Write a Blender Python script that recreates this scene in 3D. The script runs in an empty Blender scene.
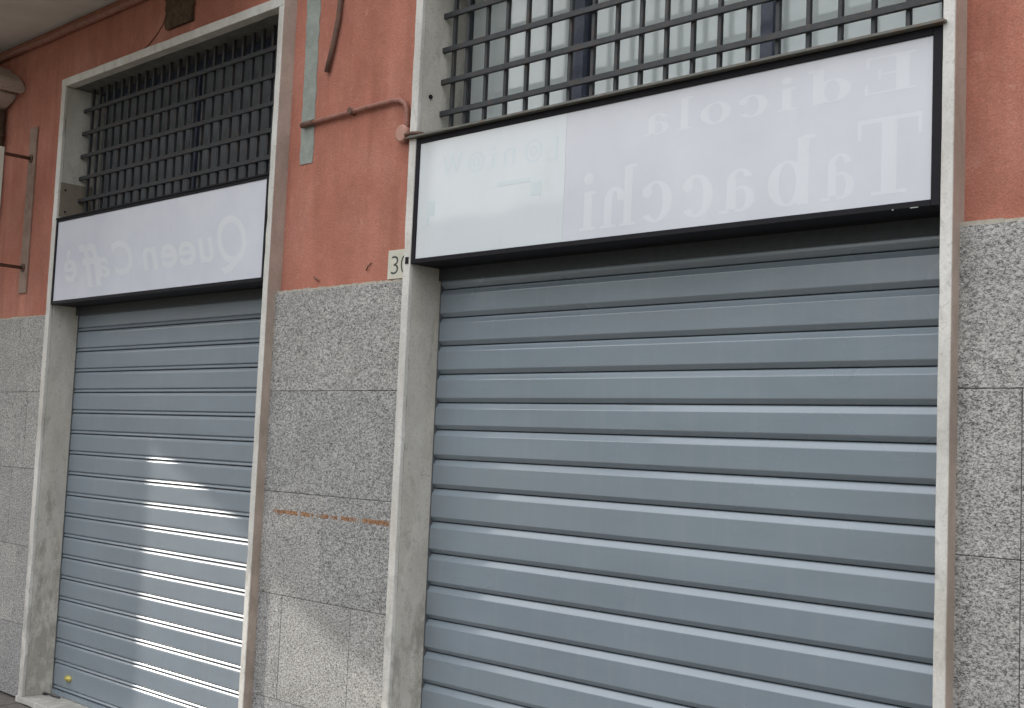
import bpy, bmesh, math, random
from mathutils import Vector, Matrix
random.seed(7)
G = 1.575                       # everything is drawn with z measured from eye level; roots are lifted by G at the end
C = bpy.context.scene.collection
R = math.radians

# ------------------------------------------------------------------ materials
def mat(name, base=(.5,.5,.5), rough=.6, spec=.5):
    m = bpy.data.materials.new(name); m.use_nodes = True
    b = m.node_tree.nodes['Principled BSDF']
    b.inputs['Base Color'].default_value = (*base, 1); b.inputs['Roughness'].default_value = rough
    b.inputs['Specular IOR Level'].default_value = spec
    return m, m.node_tree, b
def N(nt, t, **k):
    n = nt.nodes.new(t)
    for a, v in k.items():
        if a.startswith('_'): n.inputs[a[1:].replace('_', ' ')].default_value = v
        else: setattr(n, a, v)
    return n
def pos(nt, scale=(1,1,1)):
    g = N(nt, 'ShaderNodeNewGeometry'); mp = N(nt, 'ShaderNodeMapping')
    mp.inputs['Scale'].default_value = scale
    nt.links.new(g.outputs['Position'], mp.inputs['Vector']); return mp.outputs['Vector']
def noise(nt, vec, scale, detail=4, rough=.55, dist=0):
    n = N(nt, 'ShaderNodeTexNoise', _Scale=scale, _Detail=detail, _Roughness=rough, _Distortion=dist)
    nt.links.new(vec, n.inputs['Vector']); return n.outputs['Fac']
def ramp(nt, fac, stops, ease=False):
    r = N(nt, 'ShaderNodeValToRGB')
    if ease: r.color_ramp.interpolation = 'B_SPLINE'
    e = r.color_ramp.elements
    while len(e) < len(stops): e.new(.5)
    for i, (p, c) in enumerate(stops):
        e[i].position = p; e[i].color = (*c, 1) if len(c) == 3 else c
    nt.links.new(fac, r.inputs['Fac']); return r.outputs['Color']
def g3(v): return (v, v, v)
def mix(nt, fac, a, b, mode='MIX'):
    n = N(nt, 'ShaderNodeMix', data_type='RGBA', blend_type=mode)
    for s, v in ((0, fac), (6, a), (7, b)):
        if hasattr(v, 'links'): nt.links.new(v, n.inputs[s])
        elif isinstance(v, (int, float)): n.inputs[s].default_value = v
        else: n.inputs[s].default_value = (*v, 1)
    return n.outputs[2]
def math_(nt, op, a, b=0.):
    n = N(nt, 'ShaderNodeMath', operation=op)
    for s, v in ((0, a), (1, b)):
        if hasattr(v, 'links'): nt.links.new(v, n.inputs[s])
        else: n.inputs[s].default_value = v
    return n.outputs[0]
def bump(nt, b, h, strength=.3, dist=.002, prev=None):
    n = N(nt, 'ShaderNodeBump', _Strength=strength, _Distance=dist)
    nt.links.new(h, n.inputs['Height'])
    if prev is not None: nt.links.new(prev, n.inputs['Normal'])
    nt.links.new(n.outputs['Normal'], b.inputs['Normal']); return n.outputs['Normal']
def link(nt, o, i): nt.links.new(o, i)

def m_plaster():
    m, nt, b = mat('salmon_plaster', rough=.92, spec=.2)
    v = pos(nt)
    big = noise(nt, v, 1.6, 5, .6, .6)
    mid = noise(nt, pos(nt, (1, 1, .35)), 9, 4, .6)
    c = ramp(nt, big, [(.3, (.415, .158, .108)), (.5, (.475, .190, .132)), (.72, (.54, .240, .175))])
    c2 = ramp(nt, mid, [(.3, g3(.86)), (.7, g3(1.08))])
    c = mix(nt, 1.0, c, c2, 'MULTIPLY')
    fine = noise(nt, v, 230, 3, .6)
    c3 = ramp(nt, fine, [(.3, g3(.8)), (.7, g3(1.15))])
    c = mix(nt, 1.0, c, c3, 'MULTIPLY')
    # pale worn spots
    sp = noise(nt, v, 22, 4, .7)
    c = mix(nt, ramp(nt, sp, [(.58, g3(0)), (.74, g3(.4))]), c, (.58, .33, .25))
    # darker washed streaks running down
    st = noise(nt, pos(nt, (1, 1, .06)), 14, 3, .6)
    c = mix(nt, ramp(nt, st, [(.52, g3(0)), (.8, g3(.45))]), c, (.32, .12, .08))
    link(nt, c, b.inputs['Base Color'])
    n1 = bump(nt, b, noise(nt, v, 130, 5, .75), .85, .0045)
    bump(nt, b, noise(nt, v, 7, 3), .35, .02, n1)
    return m
def m_granite():
    m, nt, b = mat('grey_granite', rough=.62, spec=.35)
    g = N(nt, 'ShaderNodeNewGeometry')
    # every slab gets its own offset and tone
    off = N(nt, 'ShaderNodeVectorMath', operation='SCALE'); off.inputs[0].default_value = (31, 17, 43)
    link(nt, g.outputs['Random Per Island'], off.inputs['Scale'])
    add = N(nt, 'ShaderNodeVectorMath', operation='ADD')
    link(nt, g.outputs['Position'], add.inputs[0]); link(nt, off.outputs[0], add.inputs[1])
    rot = N(nt, 'ShaderNodeMapping'); rot.inputs['Rotation'].default_value = (0, R(38), 0); rot.inputs['Scale'].default_value = (.72, 1, 1.25)
    link(nt, add.outputs[0], rot.inputs['Vector'])
    v = rot.outputs['Vector']
    n1 = noise(nt, v, 125, 4, .72, .7); n2 = noise(nt, v, 280, 2, .7); n3 = noise(nt, v, 5, 3)
    s = math_(nt, 'ADD', math_(nt, 'MULTIPLY', n1, .62), math_(nt, 'MULTIPLY', n2, .38))
    c = ramp(nt, s, [(.385, (.05, .05, .05)), (.445, (.16, .158, .152)), (.51, (.35, .344, .33)), (.585, (.55, .54, .52))])
    c = mix(nt, .8, c, ramp(nt, n3, [(.3, g3(.85)), (.7, g3(1.1))]), 'MULTIPLY')
    tone = ramp(nt, g.outputs['Random Per Island'], [(0, (.86, .86, .86)), (.5, (.99, .97, .93)), (1, (1.06, 1.03, .99))])
    c = mix(nt, 1.0, c, tone, 'MULTIPLY')
    # thin run-down dirt
    st = noise(nt, pos(nt, (1, 1, .05)), 20, 3, .6)
    c = mix(nt, ramp(nt, st, [(.55, g3(0)), (.8, g3(.35))]), c, (.20, .185, .16))
    # rust line left by an old bracket on the middle pier
    sx = N(nt, 'ShaderNodeSeparateXYZ'); link(nt, g.outputs['Position'], sx.inputs[0])
    zr = math_(nt, 'ABSOLUTE', math_(nt, 'SUBTRACT', math_(nt, 'ADD', sx.outputs['Z'], math_(nt,'MULTIPLY', noise(nt, pos(nt), 24, 5, .7), .030)), G - .318 + .008))
    band = math_(nt, 'LESS_THAN', zr, .0095)
    xin = math_(nt, 'MULTIPLY', math_(nt, 'GREATER_THAN', sx.outputs['X'], -4.70), math_(nt, 'LESS_THAN', sx.outputs['X'], -3.88))
    gaps = ramp(nt, noise(nt, pos(nt, (1, 1, .15)), 17, 4, .75), [(.43, g3(0)), (.50, g3(1))])
    f = math_(nt, 'MULTIPLY', math_(nt, 'MULTIPLY', band, xin), gaps)
    c = mix(nt, math_(nt, 'MULTIPLY', f, .88), c, ramp(nt, noise(nt, pos(nt), 90, 3), [(.4, (.13, .05, .018)), (.62, (.42, .20, .07))]))
    link(nt, c, b.inputs['Base Color'])
    bump(nt, b, n1, .25, .0012)
    return m
def m_marble(name, a, bb, dirt=.5, zlow=.4, rough=.55):
    m, nt, b = mat(name, rough=rough, spec=.35)
    v = pos(nt)
    n = noise(nt, pos(nt, (1, 1, .5)), 7, 6, .68, .3)
    c = ramp(nt, n, [(.3, a), (.62, bb)])
    veins = noise(nt, v, 28, 6, .7, 2.2)
    c = mix(nt, ramp(nt, veins, [(.55, g3(0)), (.72, g3(dirt))]), c, (.16, .14, .11))
    # grime with a shape of its own, thicker near the pavement
    g = N(nt, 'ShaderNodeNewGeometry'); sx = N(nt, 'ShaderNodeSeparateXYZ'); link(nt, g.outputs['Position'], sx.inputs[0])
    low = N(nt, 'ShaderNodeMapRange'); link(nt, sx.outputs['Z'], low.inputs['Value'])
    low.inputs['From Min'].default_value = 0; low.inputs['From Max'].default_value = 1.5
    low.inputs['To Min'].default_value = .22; low.inputs['To Max'].default_value = 0
    pt = math_(nt, 'ADD', noise(nt, pos(nt, (1, 1, .5)), 13, 7, .72, .15), low.outputs[0])
    c = mix(nt, ramp(nt, pt, [(.57, g3(0)), (.72, g3(dirt)), (.85, g3(dirt*.8))]), c, (.15, .135, .10))
    yel = noise(nt, pos(nt, (1, 1, .2)), 5, 4, .6)
    c = mix(nt, ramp(nt, yel, [(.5, g3(0)), (.7, g3(.18))]), c, (.42, .36, .24))
    fn = noise(nt, v, 120, 3)
    c = mix(nt, .5, c, ramp(nt, fn, [(.3, g3(.85)), (.7, g3(1.08))]), 'MULTIPLY')
    link(nt, c, b.inputs['Base Color'])
    n1 = bump(nt, b, noise(nt, v, 60, 4, .7), .3, .002)
    bump(nt, b, noise(nt, v, 9, 3), .3, .008, n1)
    return m
def m_shutter(name, base, rough=.27, coat=.09, cw=.6):
    m, nt, b = mat(name, rough=rough, spec=.6 if cw > .3 else .4)
    v = pos(nt)
    c = ramp(nt, noise(nt, pos(nt, (.35, 1, 1)), 6, 4), [(.1, tuple(x*.88 for x in base)), (.9, tuple(x*1.12 for x in base))])
    du = noise(nt, pos(nt, (.5, 1, .9)), 2.2, 3, .5)
    c = mix(nt, ramp(nt, du, [(.1, g3(0)), (.95, g3(.14))]), c, (.36, .37, .36))
    st = noise(nt, pos(nt, (1, 1, .07)), 26, 3, .6)
    c = mix(nt, ramp(nt, st, [(.5, g3(0)), (.9, g3(.2))]), c, (.33, .34, .33))
    spk = noise(nt, v, 75, 3, .6)
    c = mix(nt, ramp(nt, spk, [(.77, g3(0)), (.80, g3(.4))]), c, (.12, .12, .11))
    link(nt, c, b.inputs['Base Color'])
    link(nt, ramp(nt, du, [(.05, g3(rough*.75)), (.95, g3(rough*1.35))]), b.inputs['Roughness'])
    n1 = bump(nt, b, noise(nt, pos(nt, (.6, 1, 1.6)), 5, 3), .22, .01)
    bump(nt, b, noise(nt, v, 300, 2), .05, .0005, n1)
    b.inputs['Coat Weight'].default_value = cw; b.inputs['Coat Roughness'].default_value = coat
    return m
def m_metal(name, base, rough=.5, rust=0., metallic=0.):
    m, nt, b = mat(name, base, rough, .2 if 'alum' in name else .4)
    v = pos(nt)
    c = ramp(nt, noise(nt, v, 35, 5, .65), [(.3, tuple(x*.8 for x in base)), (.7, tuple(x*1.2 for x in base))])
    if rust: c = mix(nt, ramp(nt, noise(nt, v, 26, 5, .7), [(.5, g3(0)), (.62, g3(rust))]), c, (.16, .075, .035))
    link(nt, c, b.inputs['Base Color']); b.inputs['Metallic'].default_value = metallic
    bump(nt, b, noise(nt, v, 140, 3), .25, .001)
    return m
def m_panel(name, a, bb, rough=.14):
    m, nt, b = mat(name, rough=rough, spec=.5)
    c = ramp(nt, noise(nt, pos(nt), 3.5, 5, .6), [(.3, a), (.7, bb)])
    gr = noise(nt, pos(nt, (1, 1, .5)), 10, 6, .7)
    c = mix(nt, ramp(nt, gr, [(.58, g3(0)), (.8, g3(.22))]), c, (.48, .47, .46))
    link(nt, c, b.inputs['Base Color'])
    bump(nt, b, noise(nt, pos(nt), 2.5, 2), .05, .01)
    return m
def m_simple(name, a, bb, scale=20, rough=.8, bs=.3, bd=.003, spec=.3):
    m, nt, b = mat(name, rough=rough, spec=spec)
    link(nt, ramp(nt, noise(nt, pos(nt), scale, 6, .65), [(.3, a), (.7, bb)]), b.inputs['Base Color'])
    bump(nt, b, noise(nt, pos(nt), scale*6, 4, .7), bs, bd)
    return m
def m_glass():
    m = bpy.data.materials.new('window_glass'); m.use_nodes = True; nt = m.node_tree
    for n in list(nt.nodes): nt.nodes.remove(n)
    o = N(nt, 'ShaderNodeOutputMaterial'); t = N(nt, 'ShaderNodeBsdfTransparent'); gl = N(nt, 'ShaderNodeBsdfGlossy')
    t.inputs['Color'].default_value = (.95, .965, .96, 1); gl.inputs['Roughness'].default_value = .03
    lw = N(nt, 'ShaderNodeLayerWeight', _Blend=.5); mx = N(nt, 'ShaderNodeMixShader')
    f2 = math_(nt, 'ADD', math_(nt, 'MULTIPLY', math_(nt, 'POWER', lw.outputs['Facing'], 4.), .75), .05)
    link(nt, f2, mx.inputs[0]); link(nt, t.outputs[0], mx.inputs[1]); link(nt, gl.outputs[0], mx.inputs[2]); link(nt, mx.outputs[0], o.inputs[0])
    return m
M = dict(
 plaster=m_plaster(), granite=m_granite(),
 marble=m_marble('pale_marble', (.52,.49,.435), (.70,.67,.61), .4),
 marble2=m_marble('weathered_marble', (.46,.43,.37), (.60,.565,.495), .5),
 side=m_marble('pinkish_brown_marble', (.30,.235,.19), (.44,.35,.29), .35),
 brownstone=m_marble('brown_stone_patch', (.20,.165,.12), (.29,.24,.18), .5),
 shutterR=m_shutter('blue_grey_enamel', (.190,.228,.255)), shutterL=m_shutter('blue_grey_enamel_second', (.20,.236,.265), .33, .20, .2),
 groove=m_metal('dark_rubber', (.04,.043,.046), .6), slat_shade=m_metal('slat_shade_grey', (.04,.044,.047), .45, 0), rail=m_metal('grey_rail', (.085,.095,.10), .5, .2), iron=m_metal('dark_painted_iron', (.035,.038,.040), .55, .2),
 ironcap=m_metal('olive_grey_iron', (.13,.13,.11), .5, .4),
 black=m_metal('black_aluminium', (.010,.009,.012), .6), 
 panelR=m_panel('lilac_grey_acrylic', (.575,.575,.60), (.63,.63,.65), .2), panelS=m_panel('pale_sheet', (.62,.645,.64), (.66,.68,.675), .05),
 panelL=m_panel('lilac_acrylic', (.57,.57,.62), (.63,.635,.67), .25),
 ghost=m_panel('ghost_lettering', (.635,.638,.65), (.675,.675,.688), .2), ghostL=m_panel('ghost_script', (.635,.64,.65), (.675,.68,.69), .25), ghostc=m_panel('faded_cyan_lettering', (.575,.635,.635), (.61,.655,.655), .1),
 dusty=m_simple('dusty_pane', (.10,.105,.11), (.16,.165,.17), 9, .45, .1),
 paper=m_simple('white_paper', (.66,.67,.65), (.74,.75,.73), 6), frame_blue=m_metal('dark_blue_window_paint', (.05,.055,.085), .35),
 dark=m_simple('dark_interior', (.03,.03,.03), (.05,.05,.05), 5), greyblind=m_simple('grey_blind', (.10,.105,.11), (.16,.165,.165), 9),
 cement=m_simple('cement_render', (.25,.27,.235), (.36,.375,.33), 18, .9, .6, .005),
 darksoffit=m_simple('dark_stone', (.10,.10,.09), (.20,.195,.175), 9, .9), soffit=m_simple('painted_soffit', (.58,.55,.50), (.68,.65,.60), 4, .9, .3),
 mortar=m_simple('mortar', (.10,.095,.085), (.17,.16,.14), 30, .95),
 edge=m_simple('beige_mortar', (.36,.32,.25), (.50,.45,.37), 40, .95, .6),
 pipe=m_metal('painted_conduit', (.30,.135,.10), .6, .5), brown=m_metal('rusty_brown_pipe', (.13,.075,.055), .7, .6),
 pink=m_simple('salmon_plastic', (.42,.22,.17), (.50,.28,.21), 20, .6), wood=m_simple('grey_brown_timber', (.24,.16,.12), (.36,.26,.205), 14, .9, .5),
 board=m_simple('stained_board', (.06,.04,.022), (.15,.10,.06), 25, .95, .8, .01),
 plate=m_simple('cream_enamel', (.55,.52,.42), (.64,.61,.50), 25, .35), ink=m_simple('dark_green_ink', (.05,.06,.05), (.08,.09,.08), 30, .6),
 brass=m_metal('brass', (.50,.42,.12), .4, .2, .4), cream=m_simple('cream_sign_face', (.62,.62,.52), (.70,.70,.60), 6, .4),
 corbel=m_simple('painted_stone', (.42,.36,.31), (.54,.47,.41), 14, .85, .5), drain=m_metal('brown_gutter_metal', (.12,.10,.075), .6, .4),
)
def m_ground(name, a, bb, scale, bs=.5):
    return m_simple(name, a, bb, scale, .92, bs, .006)
M['asphalt'] = m_ground('asphalt', (.045,.045,.045), (.07,.068,.066), 40)
M['paving'] = m_ground('sidewalk_paving', (.11,.098,.085), (.18,.16,.14), 22, .7)
M['kerbstone'] = m_ground('kerbstone', (.24,.235,.22), (.33,.32,.30), 25)
M['earth'] = m_ground('dry_grass_ground', (.07,.075,.035), (.13,.12,.07), .6)
M['hill'] = m_ground('hillside', (.085,.105,.10), (.13,.145,.13), .03)
M['render2'] = m_simple('ochre_render', (.35,.24,.16), (.44,.31,.21), 3, .9)

# ------------------------------------------------------------------ mesh helpers
def bx(bm, x0, x1, y0, y1, z0, z1, bev=0., seg=2):
    if x0 > x1: x0, x1 = x1, x0
    r = bmesh.ops.create_cube(bm, size=1.)
    for v in r['verts']:
        v.co = Vector(((x0+x1)/2 + v.co.x*(x1-x0), (y0+y1)/2 + v.co.y*(y1-y0), (z0+z1)/2 + v.co.z*(z1-z0)))
    if bev:
        es = {e for v in r['verts'] for e in v.link_edges}
        bmesh.ops.bevel(bm, geom=list(es), offset=bev, segments=seg, affect='EDGES', profile=.6)
def rough_edges(bm, amp, cuts=0, axis=2):
    for v in bm.verts:
        v.co += Vector([random.uniform(-amp, amp) for _ in range(3)])
def long_box(bm, x0, x1, y0, y1, z0, z1, n, axis, chip=.002, bev=.003):
    """box cut into n lengths along an axis, with slightly worn arrises"""
    lo = [x0, y0, z0]; hi = [x1, y1, z1]
    a = axis; o = [i for i in range(3) if i != a]
    rings = []
    for k in range(n+1):
        t = lo[a] + (hi[a]-lo[a])*k/n
        cor = [(lo[o[0]], lo[o[1]], 1, 1), (hi[o[0]], lo[o[1]], -1, 1), (hi[o[0]], hi[o[1]], -1, -1), (lo[o[0]], hi[o[1]], 1, -1)]
        ring = []
        for j, (p, q, sp, sq) in enumerate(cor):
            b = bev + max(0, random.gauss(0, chip)) * (2.2 if random.random() < .12 else 1)
            pts = [(p, q+sq*b), (p+sp*b*.3, q+sq*b*.3), (p+sp*b, q)]
            if j % 2: pts.reverse()
            for (u, w) in pts:
                c = [0, 0, 0]; c[a] = t; c[o[0]] = u; c[o[1]] = w
                ring.append(bm.verts.new(c))
        rings.append(ring)
    L = len(rings[0])
    for k in range(n):
        for i in range(L):
            bm.faces.new((rings[k][i], rings[k][(i+1) % L], rings[k+1][(i+1) % L], rings[k+1][i]))
    bm.faces.new(rings[0]); bm.faces.new(rings[-1][::-1])
def tube(bm, pts, r, n=12):
    pts = [Vector(p) for p in pts]; rings = []
    up = Vector((0, 0, 1))
    for i, p in enumerate(pts):
        d = (pts[min(i+1, len(pts)-1)] - pts[max(i-1, 0)]).normalized()
        s = d.cross(up if abs(d.z) < .9 else Vector((1, 0, 0))).normalized(); t = s.cross(d).normalized()
        rr = r[i] if isinstance(r, (list, tuple)) else r
        rings.append([bm.verts.new(p + (s*math.cos(2*math.pi*k/n) + t*math.sin(2*math.pi*k/n))*rr) for k in range(n)])
    for a, b in zip(rings, rings[1:]):
        for k in range(n): bm.faces.new((a[k], a[(k+1) % n], b[(k+1) % n], b[k])).smooth = True
    bm.faces.new(rings[0][::-1]); bm.faces.new(rings[-1])
def profile_x(bm, prof, x0, x1, nx=1, wob=0.):
    """open profile of (y, z) swept along x"""
    cols = []
    for i in range(nx+1):
        x = x0 + (x1-x0)*i/nx
        cols.append([bm.verts.new((x, y, z)) for y, z in prof])
    for a, b in zip(cols, cols[1:]):
        for k in range(len(prof)-1): bm.faces.new((a[k], b[k], b[k+1], a[k+1]))
def prism_x(bm, prof, x0, x1):
    a = [bm.verts.new((x0, y, z)) for y, z in prof]; b = [bm.verts.new((x1, y, z)) for y, z in prof]
    n = len(prof)
    for k in range(n): bm.faces.new((a[k], a[(k+1) % n], b[(k+1) % n], b[k]))
    bm.faces.new(a[::-1]); bm.faces.new(b)
def lathe_y(bm, cx, cz, prof, n=28):
    """prof: (radius, y) turned about an axis along y"""
    rings = [[bm.verts.new((cx + r*math.cos(2*math.pi*k/n), y, cz + r*math.sin(2*math.pi*k/n))) for k in range(n)] for r, y in prof]
    for a, b in zip(rings, rings[1:]):
        for k in range(n): bm.faces.new((a[k], a[(k+1) % n], b[(k+1) % n], b[k])).smooth = True
    bm.faces.new(rings[0]); bm.faces.new(rings[-1][::-1])

roots = []
def thing(name, label, cat, loc=(0, 0, 0), group=None):
    o = bpy.data.objects.new(name, None); C.objects.link(o); o.location = loc
    o['label'] = label; o['category'] = cat
    if group: o['group'] = group
    roots.append(o); return o
def wloc(o):
    v = Vector((0, 0, 0))
    while o: v += o.location; o = o.parent
    return v
def obj(name, bm, m, parent=None, label=None, smooth=False):
    if m is not None and not isinstance(m, (list, tuple)): m = [m]
    bmesh.ops.recalc_face_normals(bm, faces=bm.faces[:])
    off = wloc(parent) if parent else Vector((0, 0, 0))
    if parent: bmesh.ops.translate(bm, verts=bm.verts[:], vec=-off)
    me = bpy.data.meshes.new(name); bm.to_mesh(me); bm.free()
    for x in m or []: me.materials.append(x)
    if smooth:
        for p in me.polygons: p.use_smooth = True
    o = bpy.data.objects.new(name, me); C.objects.link(o)
    if parent: o.parent = parent
    else: roots.append(o)
    if label: o['label'] = label
    return o
def struct(name, bm, m):
    o = obj(name, bm, m); o['kind'] = 'structure'; return o
B = bmesh.new

# ------------------------------------------------------------------ key planes
JY = -.048            # front of the stone door frames (granite face is y = 0)
SY = .028             # plaster face
SH = .145             # shutter plane
WY = .20              # window plane
LJ, LJi, LRi, LR = -7.040, -6.990, -4.818, -4.779      # left opening
RJ, RJi, RRi, RR = -3.822, -3.780, -1.522, -1.486      # right opening
ZT, ZTi = 2.105, 2.055                                  # frame head
ZG = .684                                               # top of granite
ZS = -1.54                                              # sill top
ZF = -G

# ------------------------------------------------------------------ the setting
bm = B(); bx(bm, -900, 900, -900, -12.6, ZF-.5, ZF-.128); bx(bm, -900, 900, 12, 900, ZF-.5, ZF-.128); struct('ground', bm, M['earth'])
bm = B(); bx(bm, -120, 120, -12.6, -4.75, ZF-.4, ZF-.12); struct('road', bm, M['asphalt'])
bm = B()
for xx in range(-40, 40): bx(bm, xx*1.5, xx*1.5+.75, -8.72, -8.58, ZF-.1195, ZF-.1155)
struct('road_marking', bm, m_simple('worn_white_paint', (.45,.45,.44), (.65,.65,.63), 12))
bm = B(); bx(bm, -120, 120, -4.55, .6, ZF-.35, ZF-.012)
for i in range(-30, 12):
    for j in range(0, 9):
        bx(bm, i*.5+.004, i*.5+.496, -4.55+j*.5+.004, -4.55+j*.5+.496, ZF-.010, ZF+random.uniform(-.0015, .0015), .004, 1)
struct('sidewalk', bm, M['paving'])
bm = B()
for i in range(-40, 20): bx(bm, i*1.0+.004, i*1.0+.996, -4.745, -4.555, ZF-.35, ZF+.002, .01)
struct('kerb', bm, M['kerbstone'])
bm = B()
def hillz(a):      # skyline height in degrees against direction, degrees left of the street normal
    return 9.0*math.exp(-((a-40)/16.)**2) + 2.9 + 9.*math.exp(-((a-67)/12.)**2) + .25*math.sin(a*.5+1) + .15*math.sin(a*1.9)
prev = None
for k in range(0, 181):
    a = -90 + k; aa = R(a); h = max(1.2, hillz(a))
    dx, dy = -math.sin(aa), -math.cos(aa)
    col = [bm.verts.new((dx*d, dy*d, z)) for d, z in ((300, ZF-1), (380, 380*math.tan(R(h))*.45), (470, 470*math.tan(R(h))*.86), (540, 540*math.tan(R(h))), (700, 300*math.tan(R(h))), (860, ZF-2))]
    if prev:
        for i in range(5): bm.faces.new((prev[i], col[i], col[i+1], prev[i+1]))
    prev = col
struct('hills', bm, M['hill'])

# ------------------------------------------------------------------ building wall
wall = thing('building_wall', 'salmon plastered street wall faced with speckled grey granite slabs below', 'wall', (-4.3, .2, ZF))
bm = B()
TOP = 8.5
bx(bm, -14, LJ+.004, SY, .5, ZF, TOP)                       # left of the left opening
bx(bm, LR-.004, RJ+.004, SY, .5, ZF, TOP)                   # between
bx(bm, RR-.004, 6, SY, .5, ZF, TOP)                         # right
bx(bm, LJ+.004, LR-.004, SY, .5, ZT-.004, TOP)              # above left opening
bx(bm, RJ+.004, RR-.004, SY, .5, ZT-.004, TOP)
obj('plaster', bm, M['plaster'], wall)
bm = B(); bx(bm, -14, 6, 2.6, 2.8, ZF, TOP); bx(bm, -14, 6, .5, 2.6, 2.3, 2.4); bx(bm, -14, 6, .5, 2.6, ZF-.1, ZF)
obj('inner_room', bm, M['dark'], wall)
rows = [ZG - .46*i for i in range(6)] ; rows[-1] = ZF
def cladding(x0, x1, joints, label):
    bm = B()
    for i in range(len(rows)-1):
        zt, zb = rows[i], rows[i+1]
        xs = [x0] + [j for j in joints(i) if x0+.03 < j < x1-.03] + [x1]
        for a, b in zip(xs, xs[1:]):
            d = random.uniform(-.0008, .0008)
            bx(bm, a+.0013, b-.0013, d, .03, zb+.0013, zt-.0013, .0012, 1)
    o = obj('granite_cladding', bm, M['granite'], wall, label)
    bm = B(); bx(bm, x0+.001, x1-.001, .0045, .029, ZF, ZG-.004)
    obj('joint_mortar', bm, M['mortar'], o)
    bm = B(); n = 60
    for k in range(n):
        a = x0+.001+(x1-x0-.002)*k/n; b2 = x0+.001+(x1-x0-.002)*(k+1)/n
        zz = ZG + random.uniform(.006, .012)
        bx(bm, a, b2, .004+random.uniform(0, .004), .0281, ZG-.0008, zz)
    obj('mortar_strip', bm, M['edge'], o)
cladding(-14, LJ+.003, lambda i: [(-7.47, -7.30, -7.44, -7.29, -7.47)[i] - .52*k for k in range(13)][::-1], 'granite facing left of the left door frame, browner towards the ground')
cladding(LR-.003, RJ+.003, lambda i: ([], [-4.33+.0] if 0 else [], [-4.33], [-4.593, -4.104], [-4.33])[i], 'granite facing between the shutters, crossed by a broken rust line')
cladding(RR-.003, 6, lambda i: [(-1.0, -1.446, -1.305, -1.02, -1.3)[i] + .62*k for k in range(13)] + ([-1.305] if i == 1 else []) if i != 1 else [-1.305] + [-1.305+.62*k for k in range(1, 13)], 'granite facing at the right edge beside the wide shutter')
# cement filled chase
def ragged_strip(bm, x0t, x1t, x0b, x1b, zt, zb, y0, y1, n=40, amp=.004):
    L, Rr = [], []
    for k in range(n+1):
        t = k/n; z = zt + (zb-zt)*t
        L.append((x0t+(x0b-x0t)*t + random.uniform(-amp, amp), z)); Rr.append((x1t+(x1b-x1t)*t + random.uniform(-amp, amp), z))
    out = L + Rr[::-1]
    f = [bm.verts.new((x, y0, z)) for x, z in out]; bk = [bm.verts.new((x, y1, z)) for x, z in out]
    m_ = n+1
    for k in range(n):
        bm.faces.new((f[k], f[k+1], f[2*m_-2-k], f[2*m_-1-k]))
        bm.faces.new((f[k], bk[k], bk[k+1], f[k+1])); bm.faces.new((f[2*m_-1-k], f[2*m_-2-k], bk[2*m_-2-k], bk[2*m_-1-k]))
    bm.faces.new((f[m_-1], bk[m_-1], bk[m_], f[m_])); bm.faces.new((f[0], f[-1], bk[-1], bk[0]))
bm = B(); ragged_strip(bm, -4.71, -4.605, -4.68, -4.582, 3.2, 1.285, SY-.004, SY+.003)
obj('cement_strip', bm, M['cement'], wall, 'grey cement filled strip running down the plaster between the frames')
bm = B()
for (x, z, a) in ((-4.50, .735, .5), (-4.13, .765, -.8)):
    tube(bm, [(x-.022*math.cos(a), SY-.006, z+.022*math.sin(a)), (x, SY-.010, z), (x+.02*math.cos(a), SY-.004, z-.022*math.sin(a))], .003, 8)
obj('rusty_hook', bm, M['brown'], wall)

# ------------------------------------------------------------------ stone door frames
def door_frame(x0, x0i, x1i, x1, label, patch):
    t = thing('stone_door_frame', label, 'door frame', ((x0+x1)/2, 0, ZF), 'stone door frames round the shop openings')
    bm = B(); long_box(bm, x0, x0i, JY, -.026, ZS, ZTi, 46, 2); j1 = obj('jamb', bm, M['marble'], t)
    bm = B(); long_box(bm, x1i, x1, JY, .42, ZS, ZTi, 46, 2); obj('jamb', bm, M['marble'], t)
    bm = B(); bx(bm, x1-.001, x1+.0015, JY+.003, SY+.002, ZS, ZT-.002, .0005, 1); obj('side_face', bm, M['side'], t, 'browner outer side of the right jamb')
    bm = B(); long_box(bm, x0, x1, JY, .012, ZTi+.001, ZT, 30, 0); obj('lintel', bm, M['marble'], t)
    bm = B(); bx(bm, x0+.002, x0i-.0012, -.0258, .42, ZS, ZTi, .002); obj('reveal_slab', bm, M['marble2'], t, 'weathered grey reveal, grimier near the ground')
    # visible part of the reveal, just behind the narrow front strip
    bm = B(); bx(bm, x0+.01, x0i-.0035, .0122, .0124, ZS, ZTi); bm.free()
    bm = B(); bx(bm, x0i-.01, x1i+.01, .0125, .42, ZTi+.003, ZTi+.03, .002); obj('reveal_slab', bm, M['darksoffit'], t, 'dark underside slab')  # slab under the lintel, darker than the other reveal stone
    bm = B(); long_box(bm, x0-.012, x1+.0, JY-.006, SH+.1, ZF, ZS-.001, 30, 0); obj('door_sill', bm, M['marble'], t)
    if patch:
        bm = B(); bx(bm, x0i-.004, x0i+.003, -.035, .19, 1.27, 1.475, .001)
        p = obj('stone_patch', bm, M['brownstone'], t, 'brown stone block let into the reveal above the sign')
        bm = B()
        lx = x0i+.003
        for (y, z) in ((-.005, 1.43), (.0, 1.30)):
            r = .006
            tube(bm, [(lx, y, z), (lx+.004, y, z)], r, 10)
        obj('screw_plug', bm, M['black'], p)
    return t, j1
fL, _ = door_frame(LJ, LJi, LRi, LR, 'pale stone frame round the narrower left opening with visible lintel', True)
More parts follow.
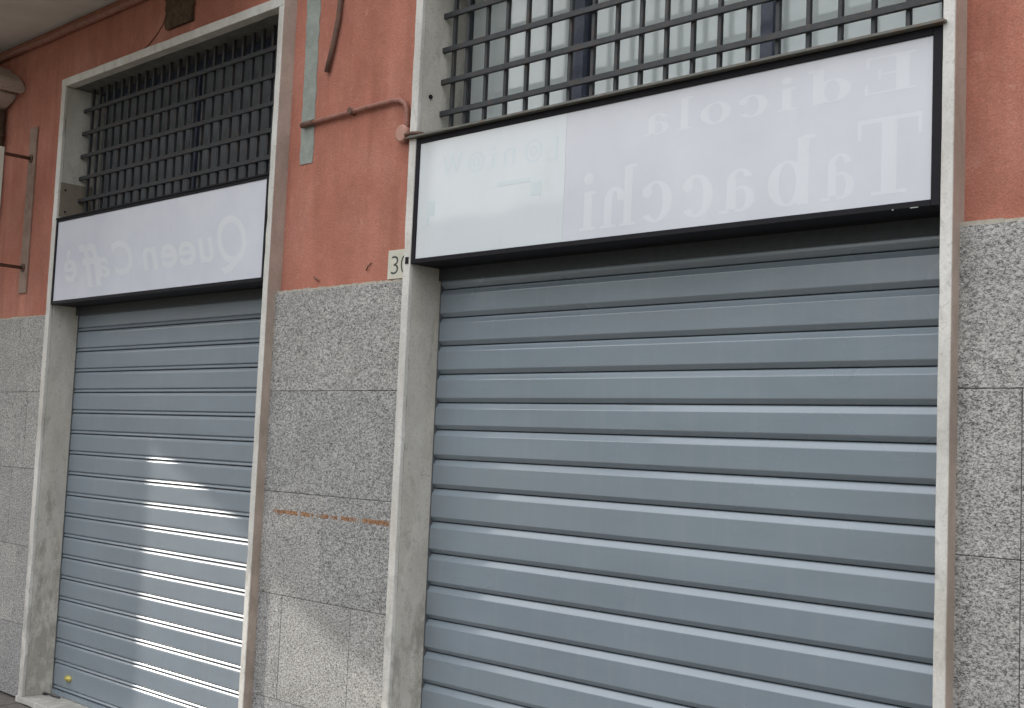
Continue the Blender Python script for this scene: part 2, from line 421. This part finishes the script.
fR, jR = door_frame(RJ, RJi, RRi, RR, 'pale stone frame round the wide right opening, chipped edges', False)
bm = B(); bx(bm, -3.806, -3.788, JY-.004, JY+.01, .742, .770, .001); obj('latch_slot', bm, M['black'], jR)
bm = B()
for (y, z) in ((.02, 1.455),): tube(bm, [(RJi-.004, y, z), (RJi+.006, y, z)], .009, 12)
obj('drill_hole', bm, M['black'], fR)

# ------------------------------------------------------------------ roller shutters
def slat_right(zt, p):
    y = SH
    return [(y+.010, zt), (y+.002, zt-.0008), (y-.0005, zt-.0028), (y-.0128, zt-.0222), (y-.0134, zt-.0236), (y-.0137, zt-.0255),
            (y-.0137, zt-p+.0235), (y-.0134, zt-p+.0215), (y-.0125, zt-p+.0200), (y+.001, zt-p+.0055), (y+.003, zt-p+.004), (y+.010, zt-p+.003)]
def slat_left(zt, p):
    y = SH
    return [(y+.006, zt), (y+.001, zt-.0006), (y-.0012, zt-.0016), (y-.0040, zt-.0062), (y-.0056, zt-.0100), (y-.0066, zt-.017),
            (y-.0066, zt-p+.031), (y-.0058, zt-p+.0265), (y-.002, zt-p+.0235), (y+.005, zt-p+.0225), (y+.005, zt-p+.0205),
            (y+.0005, zt-p+.0195), (y-.0020, zt-p+.0172), (y-.0046, zt-p+.0126), (y-.0060, zt-p+.0092), (y-.0048, zt-p+.0060), (y+.000, zt-p+.0040), (y+.006, zt-p+.0035)]
def shutter(x0, x1, seams, prof, m, label, lock):
    gp = .0005; ztop = seams[0]
    t = thing('roller_shutter', label, 'roller shutter', ((x0+x1)/2, SH, ZF), 'roller shutters closing the shop openings')
    bm = B()
    for z, z2 in zip(seams, seams[1:]):
        j = random.uniform(-.0007, .0007)
        profile_x(bm, [(y+j, zz) for y, zz in prof(z, z-z2)], x0+gp, x1-.002, 6)
    cur = obj('slat_curtain', bm, m, t)
    bm = B(); bx(bm, x0+.006, x1-.004, SH+.012, SH+.02, ZS+.01, ztop+.05); obj('backing', bm, M['groove'], t)
    bm = B(); bx(bm, x0+.006, x1-.004, SH-.016, SH+.018, ZS+.002, ZS+.029, .002); obj('bottom_bar', bm, m, t)
    bm = B(); bx(bm, x0+.001, x1-.002, .1155, .1225, .690, .80, .001, 1); obj('shade_strip', bm, M['slat_shade'], t)  # dark strip added over the top slats as their shade under the sign
    for (a, b) in ((x0-.0008, x0+.002), (x1-.0065, x1-.001)):
        bm = B(); bx(bm, a, b+(.002 if a < x0 else 0), SH-(.012 if lock else .016), SH+.03, ZS+.001, ztop+.15, .0008, 1); obj('guide_rail', bm, M['rail'], t)
    if lock:
        bm = B()
        lathe_y(bm, -6.80, -1.425, [(.006, SH-.030), (.012, SH-.029), (.014, SH-.022), (.022, SH-.020), (.024, SH-.008), (.024, SH-.003)], 20)
        for v in bm.verts: v.co.x = -6.80 + (v.co.x+6.80)*1.35; v.co.z = -1.425 + (v.co.z+1.425)*.8
        lk = obj('lock', bm, M['brass'], cur, 'yellowed oval brass lock near the bottom slat')
    return t
shutter(LJi, LRi, [.838-.1222*k for k in range(19)] + [ZS+.03], slat_left, M['shutterL'], 'narrower grey blue roller shutter of flat slats and thin ribs, left opening', True)
shutter(RJi, RRi, [.775, .655, .536, .418, .299, .181, .069, -.053, -.174, -.310, -.440, -.571, -.707, -.838, -.968, -1.098, -1.228, -1.358, ZS+.03], slat_right, M['shutterR'], 'wide grey blue roller shutter of broad angled slats, right opening', False)

# ------------------------------------------------------------------ shop signs
def sign(x0, x1, z0, z1, fw, ft, m, label, xcap=(0, 0), over=.022):
    t = thing('shop_sign', label, 'sign', ((x0+x1)/2, JY, z0), 'shop signs boxed into the openings')
    yb = .115; yf = JY+.003
    bm = B()
    bx(bm, x0, x0+fw[0], yf, yb, z0, z1, .0015, 1); bx(bm, x1-fw[1], x1, yf, yb, z0, z1, .0015, 1)
    bx(bm, x0+fw[0], x1-fw[1], yf, yb, z0, z0+ft[0], .0015, 1); bx(bm, x0+fw[0], x1-fw[1], yf, yb, z1-ft[1], z1, .0015, 1)
    bx(bm, x0+.002, x1-.002, yf+.03, yb-.002, z0+.004, z1-.002)
    obj('sign_frame', bm, M['black'], t)
    bm = B(); bx(bm, x0+fw[0], x1-fw[1], yf+.006, yf+.02, z0+ft[0], z1-ft[1]); p = obj('face_panel', bm, m, t)
    bm = B(); bx(bm, x0+.001+xcap[0], x1+xcap[1], JY-over, yb+.02, z1+.001, z1+.010, .001, 1)
    obj('top_strip', bm, M['ironcap'] if over > .01 else M['black'], t)
    return t, p, yf+.006
sL, pL, yL = sign(LJi+.001, LRi-.001, .738, 1.243, (.019, .021), (.019, .014), M['panelL'], 'narrower lilac lightbox sign with faint mirrored cafe lettering, left opening', (0, 0), .002)
sR, pR, yR = sign(RJi+.001, RRi-.001, .741, 1.262, (.022, .029), (.019, .023), M['panelR'], 'long white lightbox sign with faint mirrored newsagent lettering, right opening', (-.03, .014))
bm = B(); bx(bm, RJi+.026, -2.955, yR-.0008, yR-.0002, .7615, 1.2375); sheet = obj('pale_sheet', bm, M['panelS'], pR, 'paler sheet over the left third of the sign face')
for (a, b) in ((-1.612, -1.588), (-1.668, -1.663)):
    bm = B(); bx(bm, a, b, JY+.0015, JY+.003, .7395, .7425); obj('paint_chip', bm, M['cement'], sR)

# --- serif letters: rectangles and rings laid out in letter space (u right, v up; x-height 1)
def rect(P, u0, v0, u1, v1): P.append([(u0, v0), (u1, v0), (u1, v1), (u0, v1)])
def ring(P, cu, cv, ru, rv, thick, thin, a0=0, a1=360, n=28):
    for k in range(n):
        a = R(a0+(a1-a0)*k/n); b = R(a0+(a1-a0)*(k+1)/n); q = []
        for ang, inner in ((a, 0), (b, 0), (b, 1), (a, 1)):
            if inner: q.append((cu+(ru-thick)*math.cos(ang), cv+(rv-thin)*math.sin(ang)))
            else: q.append((cu+ru*math.cos(ang), cv+rv*math.sin(ang)))
        P.append(q)
def glyph(ch):
    P = []
    if ch == 'T':
        rect(P, .42, 0, .68, 1.55); rect(P, .25, 0, .85, .07); rect(P, 0, 1.47, 1.1, 1.56); rect(P, 0, 1.15, .06, 1.5); rect(P, 1.04, 1.15, 1.1, 1.5); w = 1.1
    elif ch == 'E':
        rect(P, .12, 0, .38, 1.55); rect(P, 0, 0, 1.0, .08); rect(P, 0, 1.47, .98, 1.55); rect(P, .3, .76, .72, .83); rect(P, .68, .6, .74, 1.0); rect(P, .94, .05, 1.0, .42); rect(P, .92, 1.15, .98, 1.5); w = 1.0
    elif ch == 'a':
        ring(P, .40, .30, .36, .30, .22, .06, 60, 300); rect(P, .52, .08, .76, .75); ring(P, .43, .72, .33, .28, .2, .06, 0, 165); rect(P, .7, 0, .95, .07); w = .95
    elif ch in 'bd':
        s = []; rect(s, .08, .0, .32, 1.5); rect(s, -.04, 1.44, .2, 1.52); ring(s, .52, .5, .42, .51, .24, .06); w = .95
        P = s if ch == 'b' else [[(w-u, v) for u, v in q] for q in s]
    elif ch == 'c':
        ring(P, .46, .5, .45, .51, .25, .07, 45, 320); ring(P, .70, .76, .14, .14, .14, .14, 0, 360, 14); w = .88
    elif ch == 'h':
        rect(P, .12, 0, .36, 1.5); rect(P, 0, 1.44, .25, 1.52); rect(P, 0, 0, .48, .07); rect(P, .72, 0, .96, .72); rect(P, .6, 0, 1.08, .07); ring(P, .64, .66, .32, .35, .24, .1, 0, 180); w = 1.05
    elif ch == 'i':
        rect(P, .12, 0, .36, .98); rect(P, 0, .91, .25, .99); rect(P, 0, 0, .48, .07); ring(P, .24, 1.32, .15, .15, .15, .15, 0, 360, 16); w = .48
    elif ch == 'l':
        rect(P, .12, 0, .36, 1.5); rect(P, 0, 1.44, .25, 1.52); rect(P, 0, 0, .48, .07); w = .48
    elif ch == 'o':
        ring(P, .46, .5, .46, .51, .25, .07); w = .92
    elif ch == '0':
        ring(P, .5, .5, .5, .6, .13, .1); ring(P, .5, .5, .22, .28, .1, .1); w = 1.0
    elif ch == 'L':
        rect(P, .1, 0, .3, 1.5); rect(P, .1, 0, .8, .12); w = .85
    elif ch == 'n':
        rect(P, .1, 0, .26, 1); rect(P, .6, 0, .76, .7); ring(P, .43, .68, .33, .33, .16, .1, 0, 180); w = .85
    elif ch == 'W':
        for a, b in (((0, 1.3), (.25, 0)), ((.25, 0), (.5, 1.2)), ((.5, 1.2), (.75, 0)), ((.75, 0), (1., 1.3))):
            P.append([(a[0]-.06, a[1]), (a[0]+.06, a[1]), (b[0]+.06, b[1]), (b[0]-.06, b[1])])
        w = 1.0
    return P, w
def put_glyph(bm, ch, xl, xr, zb, xh, y, m=None):
    """mirrored letter whose own left edge stands at xr and right edge at xl"""
    P, w = glyph(ch); s = (xr-xl)/w; bm = B()
    for q in P:
        put_glyph.c = (put_glyph.c + 1) % 40
        yy = y - .00015 - put_glyph.c*.000005
        bm.faces.new([bm.verts.new((xr-u*s, yy, zb+v*xh)) for u, v in q])
    obj('letter', bm, m[0], m[1])
put_glyph.c = 0
for ch, xl, xr in (('T', -1.785, -1.583), ('a', -1.905, -1.79), ('b', -2.095, -1.935), ('a', -2.275, -2.135), ('c', -2.43, -2.30), ('c', -2.60, -2.465), ('h', -2.775, -2.62), ('i', -2.875, -2.80)):
    put_glyph(bm, ch, xl, xr, .792, .142 if ch not in 'T' else .148, yR, (M['ghost'], pR))
for ch, xl, xr in (('E', -1.765, -1.605), ('d', -1.952, -1.81), ('i', -2.065, -2.0), ('c', -2.215, -2.10), ('o', -2.36, -2.24), ('l', -2.455, -2.395), ('a', -2.60, -2.485)):
    put_glyph(bm, ch, xl, xr, 1.097, .072, yR, (M['ghost'], pR))
for ch, xl, xr, zb, xh in (('L', -3.045, -2.985, 1.07, .06), ('0', -3.16, -3.07, 1.082, .075), ('n', -3.28, -3.20, 1.085, .06), ('i', -3.345, -3.31, 1.085, .055), ('0', -3.47, -3.375, 1.085, .068), ('W', -3.61, -3.51, 1.09, .06)):
    put_glyph(bm, ch, xl, xr, zb, xh, yR-.0008, (M['ghostc'], sheet))
for (a, b, z0, z1) in ((-3.70, -3.655, .93, .99), (-3.70, -3.685, .89, .93), (-3.30, -3.13, 1.005, 1.022), (-3.12, -3.07, .95, 1.0)):
    bm = B(); bx(bm, a, b, yR-.0013, yR-.0009, z0, z1); obj('faded_mark', bm, M['ghostc'], sheet)

def font_text(s, shear=0., bold=0.):
    cu = bpy.data.curves.new('word', 'FONT'); cu.body = s; cu.shear = shear; cu.offset = bold; cu.resolution_u = 4
    o = bpy.data.objects.new('word', cu); C.objects.link(o)
    dg = bpy.context.evaluated_depsgraph_get(); me = bpy.data.meshes.new_from_object(o.evaluated_get(dg))
    vs = [v.co.copy() for v in me.vertices]; fs = [tuple(p.vertices) for p in me.polygons]
    bpy.data.objects.remove(o); bpy.data.curves.remove(cu); bpy.data.meshes.remove(me)
    return vs, fs
def put_text(bm, s, xl, xr, zb, zt, y, shear=0., bold=0., mirror=True, slope=0.):
    vs, fs = font_text(s, shear, bold)
    u0 = min(v.x for v in vs); u1 = max(v.x for v in vs); vh = max(v.y for v in vs)
    out = []
    for v in vs:
        f = (v.x-u0)/(u1-u0); x = xr - f*(xr-xl) if mirror else xl + f*(xr-xl)
        out.append(bm.verts.new((x, y, zb + v.y/vh*(zt-zb) + slope*f)))
    for f in fs:
        try: bm.faces.new([out[i] for i in f])
        except ValueError: pass
x0w = {'Q': (-5.215, -5.0)}
def word(letters, zb, zt, shear, bold):
    for ch, xl, xr, b_, t_ in letters:
        bm = B(); put_text(bm, ch, xl, xr, b_, t_, yL-.0004-.00006*len(pL.children), shear, bold); obj('letter', bm, M['ghostL'], pL)
word([('Q', -5.245, -4.985, .845, 1.085)], 0, 0, .3, .006)
word([('u', -5.42, -5.265, .87, .99), ('e', -5.60, -5.43, .87, .99), ('e', -5.775, -5.605, .87, .99), ('n', -5.96, -5.79, .87, .99)], 0, 0, .3, .016)
word([('C', -6.31, -6.06, .865, 1.055), ('a', -6.47, -6.30, .865, .975), ('f', -6.60, -6.39, .82, 1.07), ('f', -6.70, -6.49, .82, 1.07), ('\u00e8', -6.86, -6.69, .865, 1.05)], 0, 0, .35, .016)

# ------------------------------------------------------------------ windows behind the grilles
def window(x0, x1, mulls, papered, label):
    t = thing('window', label, 'window', ((x0+x1)/2, WY, 1.2), 'windows above the shutters')
    z0, z1 = 1.10, ZTi+.003
    bm = B(); bx(bm, x0, x0+.018, WY+.01, WY+.05, z0, z1, .003); bx(bm, x1-.05, x1, WY-.01, WY+.05, z0, z1, .003)
    bx(bm, x0+.018, x1-.05, WY-.01, WY+.05, z1-.05, z1, .003); bx(bm, x0+.018, x1-.05, WY-.01, WY+.05, z0, z0+.05, .003)
    fr = obj('window_frame', bm, M['frame_blue'], t)
    for (a, b) in mulls:
        bm = B(); bx(bm, a, b, WY-.012, WY+.052, z0+.05, z1-.05, .003); obj('mullion', bm, M['frame_blue'], t)
    e = [x0+.018] + [q for mm in mulls for q in mm] + [x1-.05]
    for a, b in zip(e[::2], e[1::2]):
        bm = B(); bx(bm, a, b, WY+.014, WY+.019, z0+.05, z1-.05); obj('pane', bm, M['glass'] if papered else M['dusty'], t)
        bm = B(); bx(bm, a+.010, b-.010, WY+.026, WY+.029, z0+.052, z1-.055); obj('paper_sheet' if papered else 'blind', bm, M['paper'] if papered else M['greyblind'], t)
M['glass'] = m_glass()
window(LJi-.001, LRi, [(-5.95, -5.88)], False, 'dim window with dark blinds behind the left grille')
window(RJi-.001, RRi, [(-3.165, -3.09), (-2.285, -2.235)], True, 'window with white paper behind the panes, seen through the right grille')
def grille(x0, x1, pitch, xfirst, zs, label):
    t = thing('window_grille', label, 'window grille', ((x0+x1)/2, .09, 1.2), 'iron grilles over the windows')
    bm = B(); bx(bm, x0-.004, x1-.002, .076, .090, -.0118, .0118, .002, 1)
    bmesh.ops.translate(bm, verts=bm.verts[:], vec=(0, 0, zs[0])); h = obj('horizontal_bar', bm, M['iron'], t)
    for z in zs[1:]:
        c = h.copy(); C.objects.link(c); c.parent = t; c.location = (0, 0, z-zs[0])
    bm = B(); bx(bm, xfirst-.0075, xfirst+.0075, .0905, .108, 1.12, ZTi+.002, .0015, 1); v = obj('vertical_bar', bm, M['iron'], t)
    if x0 > -5:
        c = v.copy(); C.objects.link(c); c.parent = t; c.location = (-.083, 0, 0)
    k = 1
    while xfirst+k*pitch < x1-.01:
        c = v.copy(); C.objects.link(c); c.parent = t; c.location = (k*pitch, random.uniform(-.0015, .0015), 0); k += 1
grille(LJi, LRi, .0885, -6.92, (1.38, 1.515, 1.65, 1.79, 1.93), 'dark iron bar grille over the left window, in deep shade under its lintel')
grille(RJi, RRi, .1147, -3.648, (1.395, 1.531, 1.668, 1.817, 1.965), 'dark iron bar grille over the right window, white paper behind it')

# ------------------------------------------------------------------ small things on the wall
t = thing('house_number_plate', 'small cream plate with dark green number 30 beside the right frame', 'number plate', (-3.92, 0, .69))
bm = B(); bx(bm, -3.995, -3.826, SY-.012, SY-.001, .686+.012, .822, .002); pl = obj('plate', bm, M['plate'], t)
bm = B(); put_text(bm, '3', -3.972, -3.926, .718, .796, SY-.0125, 0, -.012, False); put_text(bm, '0', -3.910, -3.862, .718, .796, SY-.0125, 0, -.012, False)
obj('numeral', bm, M['ink'], pl)

t = thing('conduit_pipe', 'thin salmon painted conduit bending down to a round cover by the right sign', 'pipe', (-4.3, 0, 1.45))
pts = [(-4.62, SY-.016, 1.469), (-4.5, SY-.016, 1.470), (-4.2, SY-.017, 1.474), (-4.02, SY-.016, 1.476), (-3.965, SY-.016, 1.470), (-3.93, SY-.016, 1.45), (-3.915, SY-.016, 1.42), (-3.91, SY-.016, 1.36), (-3.912, SY-.016, 1.32)]
bm = B(); tube(bm, pts, .0115, 12); cp = obj('pipe', bm, M['pipe'], t)
bm = B(); tube(bm, [(-4.66, SY-.018, 1.467), (-4.57, SY-.018, 1.469)], .014, 12); obj('rusty_end', bm, M['brown'], t)
bm = B(); tube(bm, [(-4.29, SY-.034, 1.474), (-4.29, SY-.001, 1.474)], .016, 8); obj('pipe_clip', bm, M['brown'], t)
bm = B(); lathe_y(bm, -3.93, 1.318, [(.030, SY-.034), (.036, SY-.031), (.038, SY-.024), (.038, SY-.001)], 28); obj('round_cover', bm, M['pink'], t)
bm = B(); tube(bm, [(-3.90, SY-.02, 1.292), (-3.86, -.03, 1.287), (-3.835, -.058, 1.286), (-3.80, -.060, 1.286), (-3.765, -.052, 1.284), (-3.755, -.03, 1.283)], .0075, 10)
tube(bm, [(-3.90, SY-.02, 1.275), (-3.86, -.03, 1.270), (-3.835, -.058, 1.268), (-3.80, -.060, 1.268), (-3.77, -.052, 1.268)], .0065, 10); obj('cable_tail', bm, M['brown'], t)

bm = B(); tube(bm, [(-4.37, SY-.013, 2.7), (-4.385, SY-.013, 2.3), (-4.42, SY-.014, 2.05), (-4.43, SY-.014, 1.93), (-4.46, SY-.016, 1.80), (-4.492, SY-.018, 1.69)], .0125, 12)
o = obj('pipe_stub', bm, M['brown']); o['label'] = 'rusty brown pipe end hanging down the plaster above the conduit'; o['category'] = 'pipe'

# balcony over the left shop
t = thing('balcony', 'pale balcony underside above the left opening with a scrolled bracket', 'balcony', (-8, 0, 2.48))
bm = B(); bx(bm, -11.6, -4.9, -1.15, SY-.001, 2.50, 2.66, .01); bx(bm, -11.65, -4.85, -1.20, SY-.001, 2.661, 2.70, .008); obj('slab', bm, M['soffit'], t)
bm = B(); bx(bm, -11.5, -4.95, -1.12, -1.07, 3.6, 3.65, .005)
for k in range(58): bx(bm, -11.49+k*.1125, -11.475+k*.1125, -1.105, -1.085, 2.70, 3.6)
obj('railing', bm, M['iron'], t)
def xz_prism(bm, pts, y0, y1, bev=.012):
    pts = [(x-.24, z+.09) for x, z in pts]
    a = [bm.verts.new((x, y0, z)) for x, z in pts]; b = [bm.verts.new((x, y1, z)) for x, z in pts]
    n = len(pts); f = [bm.faces.new(a[::-1]), bm.faces.new(b)]
    for k in range(n): f.append(bm.faces.new((a[k], a[(k+1) % n], b[(k+1) % n], b[k])))
    bmesh.ops.bevel(bm, geom=list({e for q in f for e in q.edges}), offset=bev, segments=3, affect='EDGES')
bm = B()
xz_prism(bm, [(-8.2, 2.30), (-7.86, 2.30), (-7.80, 2.29), (-7.76, 2.275), (-7.70, 2.262), (-7.655, 2.225), (-7.60, 2.185), (-7.54, 2.165), (-7.495, 2.145), (-7.475, 2.10), (-7.462, 2.075), (-7.50, 2.062), (-7.545, 2.082), (-7.60, 2.11), (-7.68, 2.15), (-7.78, 2.165), (-8.2, 2.16)], -.16, SY-.002)
cb = obj('corbel', bm, M['corbel'], t, 'curled stone bracket end at the top left edge')
bm = B()
xz_prism(bm, [(-8.2, 2.158), (-7.79, 2.160), (-7.69, 2.143), (-7.61, 2.105), (-7.575, 2.085), (-7.585, 2.05), (-7.64, 2.02), (-7.72, 1.995), (-7.82, 1.985), (-8.2, 1.985)], -.135, SY-.002, .02)
obj('bracket_roll', bm, M['corbel'], cb)

bm = B(); tube(bm, [(-8.6+.3*k, SY-.022+random.uniform(-.003, .003), 2.445+random.uniform(-.004, .004)) for k in range(13)], .022, 12)
o = obj('conduit_pipe', bm, M['pipe']); o['label'] = 'long reddish conduit along the wall just under the balcony'; o['category'] = 'pipe'
bm = B(); ragged_strip(bm, -5.99, -5.71, -5.97, -5.70, 2.42, 2.20, SY-.02, SY-.001, 14, .008)
o = obj('stained_board', bm, M['board']); o['label'] = 'dark brown stained board fixed above the left lintel'; o['category'] = 'board'
bm = B(); tube(bm, [(-5.99, SY-.004, 2.31), (-6.02, SY-.005, 2.25), (-6.09, SY-.005, 2.20), (-6.17, SY-.005, 2.16), (-6.26, SY-.004, 2.135)], .0035, 8)
o = obj('thin_wire', bm, M['pipe']); o['label'] = 'thin curved wire above the left lintel beside the brown board'; o['category'] = 'wire'

# projecting sign at the far left
t = thing('projecting_sign', 'cream projecting sign on two iron rods, cut off at the left edge', 'sign', (-7.53, SY, .85))
bm = B(); bx(bm, -7.575, -7.475, SY-.012, SY-.001, .845, 1.90, .002); obj('mounting_board', bm, M['wood'], t, 'weathered strip of timber on the plaster')
for z in (1.700, 1.005):
    bm = B(); tube(bm, [(-7.53, SY-.012, z), (-7.53, -.64, z)], .011, 10); lathe_y(bm, -7.53, z, [(.026, SY-.020), (.026, SY-.0125)], 14); obj('rod', bm, M['brown'], t)
bm = B(); bx(bm, -7.575, -7.485, -.72, -.185, 1.06, 1.735, .004); obj('sign_frame', bm, M['drain'], t)
for x in (-7.4835, -7.5805): 
    bm = B(); bx(bm, x-.0, x+.004, -.715, -.178, 1.20, 1.728); obj('sign_face', bm, M['cream'], t)
bm = B(); tube(bm, [(-7.99, SY-.05, 2.07), (-7.99, SY-.05, 1.2), (-7.99, SY-.05, ZF+.02)], .045, 16); 
for z in (1.9, .2, -1.2): tube(bm, [(-7.99, SY-.05, z), (-7.99, SY-.05, z+.03)], .05, 16)
o = obj('drain_pipe', bm, M['drain']); o['label'] = 'brown drain pipe at the left edge behind the projecting sign'; o['category'] = 'drain pipe'
# small hook on the left sill
bm = B(); tube(bm, [(-6.98, .085, ZS+.006), (-6.93, .085, ZS+.012), (-6.88, .09, ZS+.008), (-6.82, .10, ZS+.007)], .005, 8); bx(bm, -6.985, -6.96, .075, .095, ZS+.0005, ZS+.012, .002)
o = obj('floor_hook', bm, M['iron']); o['label'] = 'small iron hook lying on the left door sill'; o['category'] = 'hook'

# ------------------------------------------------------------------ around the camera: an unseen wing added to shade the wall, the street side
SUNAZ, SUNEL = 64., 20.9
t = thing('shade_wing', 'unseen ochre block on posts, added left of the shops to shade the wall', 'building', (-13, -5, ZF))
bm = B(); bx(bm, -15.0, -11.9, -7.4, SY-.001, 3.735, 6.15, .02); obj('shade_block', bm, M['render2'], t)
for i in range(3):
    bm = B(); bx(bm, -11.899, -11.86, -6.9+2.5*i, -5.9+2.5*i, 4.2, 5.6, .01); w = obj('block_shutter', bm, M['wood'], t)
for (x, ya, yb) in ((-11.875, -2.645, -1.85), (-12.03, -7.38, -7.13), (-14.86, -7.38, -7.13)):
    bm = B(); bx(bm, x-.125, x+.125, ya, yb, ZF, 3.734, .01); obj('shade_post', bm, M['render2'], t)
bm = B(); tube(bm, [(-45.5, -46, ZF), (-45.5, -46, 3.0), (-45.5, -46, 14.6)], [.12, .09, .06], 10); o = obj('mast', bm, M['kerbstone']); o['label'] = 'thin mast reflected in the pale end of the right sign'; o['category'] = 'mast'

for o in roots: o.location.z += G

# ------------------------------------------------------------------ camera
cd = bpy.data.cameras.new('camera'); cam = bpy.data.objects.new('camera', cd); C.objects.link(cam)
r2 = Vector((.72023186, .69241101, .04281427)); u2 = Vector((.0231339, -.08565317, .9960564)); f2 = Vector((-.6933476, .71640109, .07770831))
m = Matrix.Identity(4)
for i in range(3): m[i][0] = r2[i]; m[i][1] = u2[i]; m[i][2] = -f2[i]
m.translation = Vector((0, -3.3289, G)); cam.matrix_world = m
cd.sensor_width = 36; cd.lens = 36*1227.65/1024; cd.clip_end = 3000; cd.clip_start = .05
bpy.context.scene.camera = cam

# ------------------------------------------------------------------ light
w = bpy.data.worlds.new('World'); bpy.context.scene.world = w; w.use_nodes = True
nt = w.node_tree; bg = nt.nodes['Background']
sky = N(nt, 'ShaderNodeTexSky', sky_type='NISHITA'); sky.sun_disc = False
sky.sun_elevation = R(SUNEL); sky.sun_rotation = R(180+SUNAZ); sky.air_density = 1.0; sky.dust_density = 4.0; sky.ozone_density = 1.0
hs = N(nt, 'ShaderNodeHueSaturation', _Saturation=.35, _Value=1.0); link(nt, sky.outputs[0], hs.inputs['Color'])
veil = mix(nt, .8, hs.outputs[0], (6.2, 6.5, 7.0))
tc = N(nt, 'ShaderNodeTexCoord'); sp = N(nt, 'ShaderNodeSeparateXYZ'); link(nt, tc.outputs['Generated'], sp.inputs[0])
el = math_(nt, 'ADD', math_(nt, 'MULTIPLY', math_(nt, 'MAXIMUM', sp.outputs['Z'], 0.), 1.55), .48)
cb_ = N(nt, 'ShaderNodeVectorMath', operation='SCALE'); link(nt, veil, cb_.inputs[0]); link(nt, el, cb_.inputs['Scale'])
link(nt, cb_.outputs[0], bg.inputs['Color']); bg.inputs['Strength'].default_value = .10
sd = bpy.data.lights.new('sun', 'SUN'); sd.energy = 1.05; sd.angle = R(.5); sd.color = (1, .95, .87)
so = bpy.data.objects.new('sun', sd); C.objects.link(so)
dirv = Vector((-math.sin(R(SUNAZ))*math.cos(R(SUNEL)), -math.cos(R(SUNAZ))*math.cos(R(SUNEL)), math.sin(R(SUNEL))))
so.rotation_euler = dirv.to_track_quat('Z', 'Y').to_euler(); so.location = (-20, -12, 12)
vs = bpy.context.scene.view_settings
vs.view_transform = 'Standard'; vs.look = 'None'; vs.gamma = 1; vs.use_curve_mapping = False; vs.exposure = 1.3
